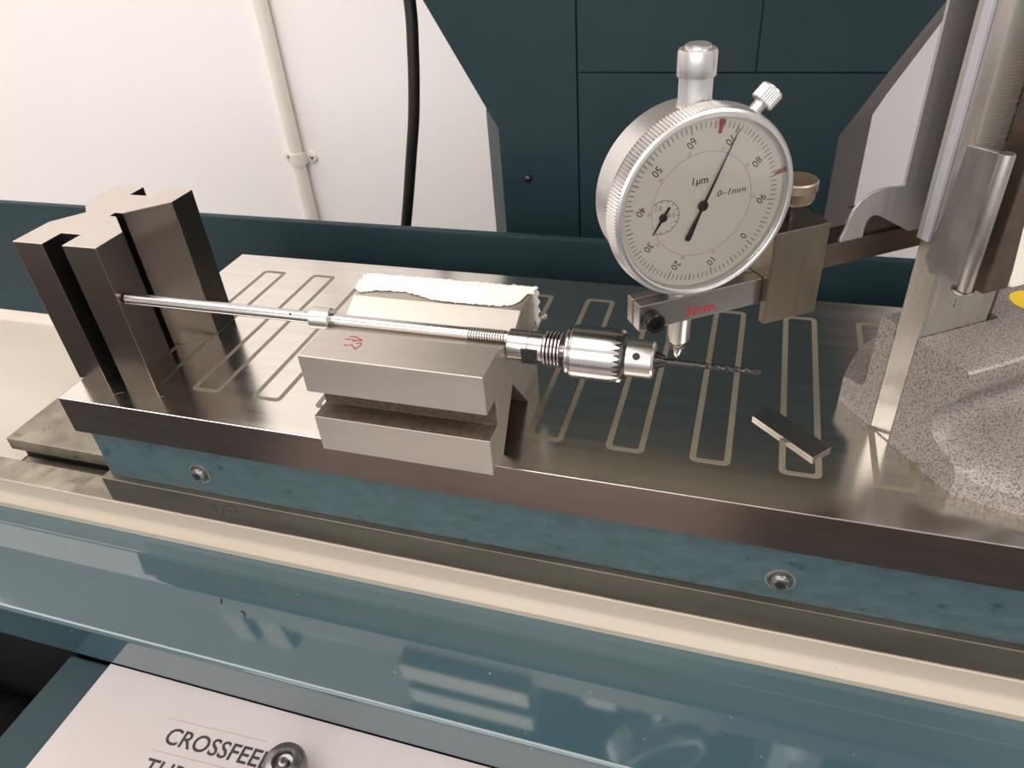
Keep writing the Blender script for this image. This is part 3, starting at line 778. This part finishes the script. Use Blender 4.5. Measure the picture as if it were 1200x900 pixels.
# stem above and below the case
MB().lathe([(6.6, 126.8), (5.0, 128.6), (4.75, 130), (4.75, 136.2), (5.35, 136.3), (5.45, 136.6), (5.45, 142.6), (5.1, 143.4), (3.7, 143.6), (3.6, 144.3), (3.0, 144.7)], (SX, SY, 0), (0, 0, 1), 48).build('top_cap', 'alu', ind, smooth=30)
MB().lathe([(4.9, 76), (4.0, 73), (3.9, 50.2), (3.6, 49.6)], (SX, SY, 0), (0, 0, 1), 40).build('stem', 'satin', ind, smooth=30)
MB().lathe([(2.0, 50), (2.0, 47.6), (2.7, 47.4), (2.7, 46.9), (2.0, 46.7), (1.9, 45.2), (1.5, 43.6), (0.7, 42.0), (0.2, 41.35)], (SX, SY, 0), (0, 0, 1), 28).build('contact_point', 'steel', ind, smooth=30)

# ------------------------------------------------------------------ small things on the chuck
FL, FR, BR = Vector((304.7, 49.2, 0)), Vector((327.1, 28.4, 0)), Vector((333.5, 36.0, 0))
BL = FL + BR - FR
gbk = MB().prism([(p.x, p.y) for p in (FL, FR, BR, BL)], 2, 0.04, 1.5).build('gauge_block', 'clean_steel', bevel=0.1, at=(319, 41, 0))
tag(gbk, 'small flat steel gauge block lying beside the height gauge base', 'gauge block')
cl = [(201.2, 108.6, 0.25), (201.8, 110.8, 0.3), (202.8, 112.6, 0.5), (203.6, 111.8, 0.7), (203.2, 110.0, 0.6), (202.2, 109.3, 0.4), (202.0, 110.6, 0.35)]
tag(MB().tube(cl, 0.18, 6).build('tissue_thread', 'paper', smooth=60, at=(202, 110, 0)), 'tiny curled white thread lying behind the nut', 'thread')

# ------------------------------------------------------------------ front control box
bx = thing('control_panel', 'white control panel lettered CROSSFEED on a teal box at the lower left', 'control panel', (150, -150, -200))
MB().box(6, 310, -195, -59.4, -320, -110.6).build('panel_box', 'teal_dark', bx, bevel=1.2, seg=3)
pl = MB().box(30.6, 305, -191, -59.4, -110.6, -109.0).build('panel_plate', 'panel', bx, bevel=0.15)
lettering('lettering', 'CROSSFEED', 'ink', pl, (80.6, -82.8, -108.96), (1, 0.03, 0), (0, 1, 0), 10.2, align='LEFT', xs=1.0, bold=0.13)
lettering('lettering', 'THR', 'ink', pl, (80.2, -96.8, -108.96), (1, 0.03, 0), (0, 1, 0), 10.2, align='LEFT', xs=1.0, bold=0.13)
ln = MB()
ln.ribbon([(76.3, -75.6, -109.0), (125, -73.7, -109.0)], 0.2, (0, 0, 1), 0.03)
ln.ribbon([(78.0, -89.6, -109.0), (127, -87.7, -109.0)], 0.2, (0, 0, 1), 0.03)
ln.build('label_edge', 'grey_ink', pl)
kb = thing('push_knob', 'round grey metal knob with a hollow centre on the white panel', 'knob', (144.0, -85.0, -109))
MB().lathe([(5, -109), (5, -102.5), (8.2, -101.5), (8.6, -100), (8.6, -96.5), (7.8, -94.6), (6.2, -93.8), (4.4, -93.6), (4.0, -94.2), (3.6, -96), (1.9, -96.4), (1.9, -95), (0.9, -94.8), (0.8, -96), (0, -96)], (144.0, -85.0, 0), (0, 0, 1), 48).build('knob_body', 'knob', kb, smooth=30)
# dark gaiter beyond the box
gt = thing('rubber_bellows', 'black ribbed rubber bellows in the dark gap at the lower left corner', 'bellows', (-60, -90, -200))
prof = []
for i in range(12):
    prof += [(34, i * 12), (26, i * 12 + 6)]
MB().lathe(prof, (-175, -95, -190), (1, 0.05, 0), 40).build('ribbed_sleeve', 'black', gt, smooth=25)
MB().box(-420, 5.5, -300, -44, -330, -215).build('gap_floor', 'black', gt)  # black slab added so the gap stays dark below
MB().box(-420, 5.5, -57, -44, -215, -109).build('gap_backing', 'black', gt)  # black sheet added so the gap stays dark at the back

# lettering becomes plain mesh
bpy.context.view_layer.update()
dg = bpy.context.evaluated_depsgraph_get()
for t in [o for o in COL.objects if o.type == 'FONT']:
    me = bpy.data.meshes.new_from_object(t.evaluated_get(dg))
    m = bpy.data.objects.new(t.name, me)
    nm = t.name
    COL.objects.link(m)
    m.parent = t.parent; m.matrix_basis = t.matrix_basis.copy()
    bpy.data.objects.remove(t)
    m.name = nm
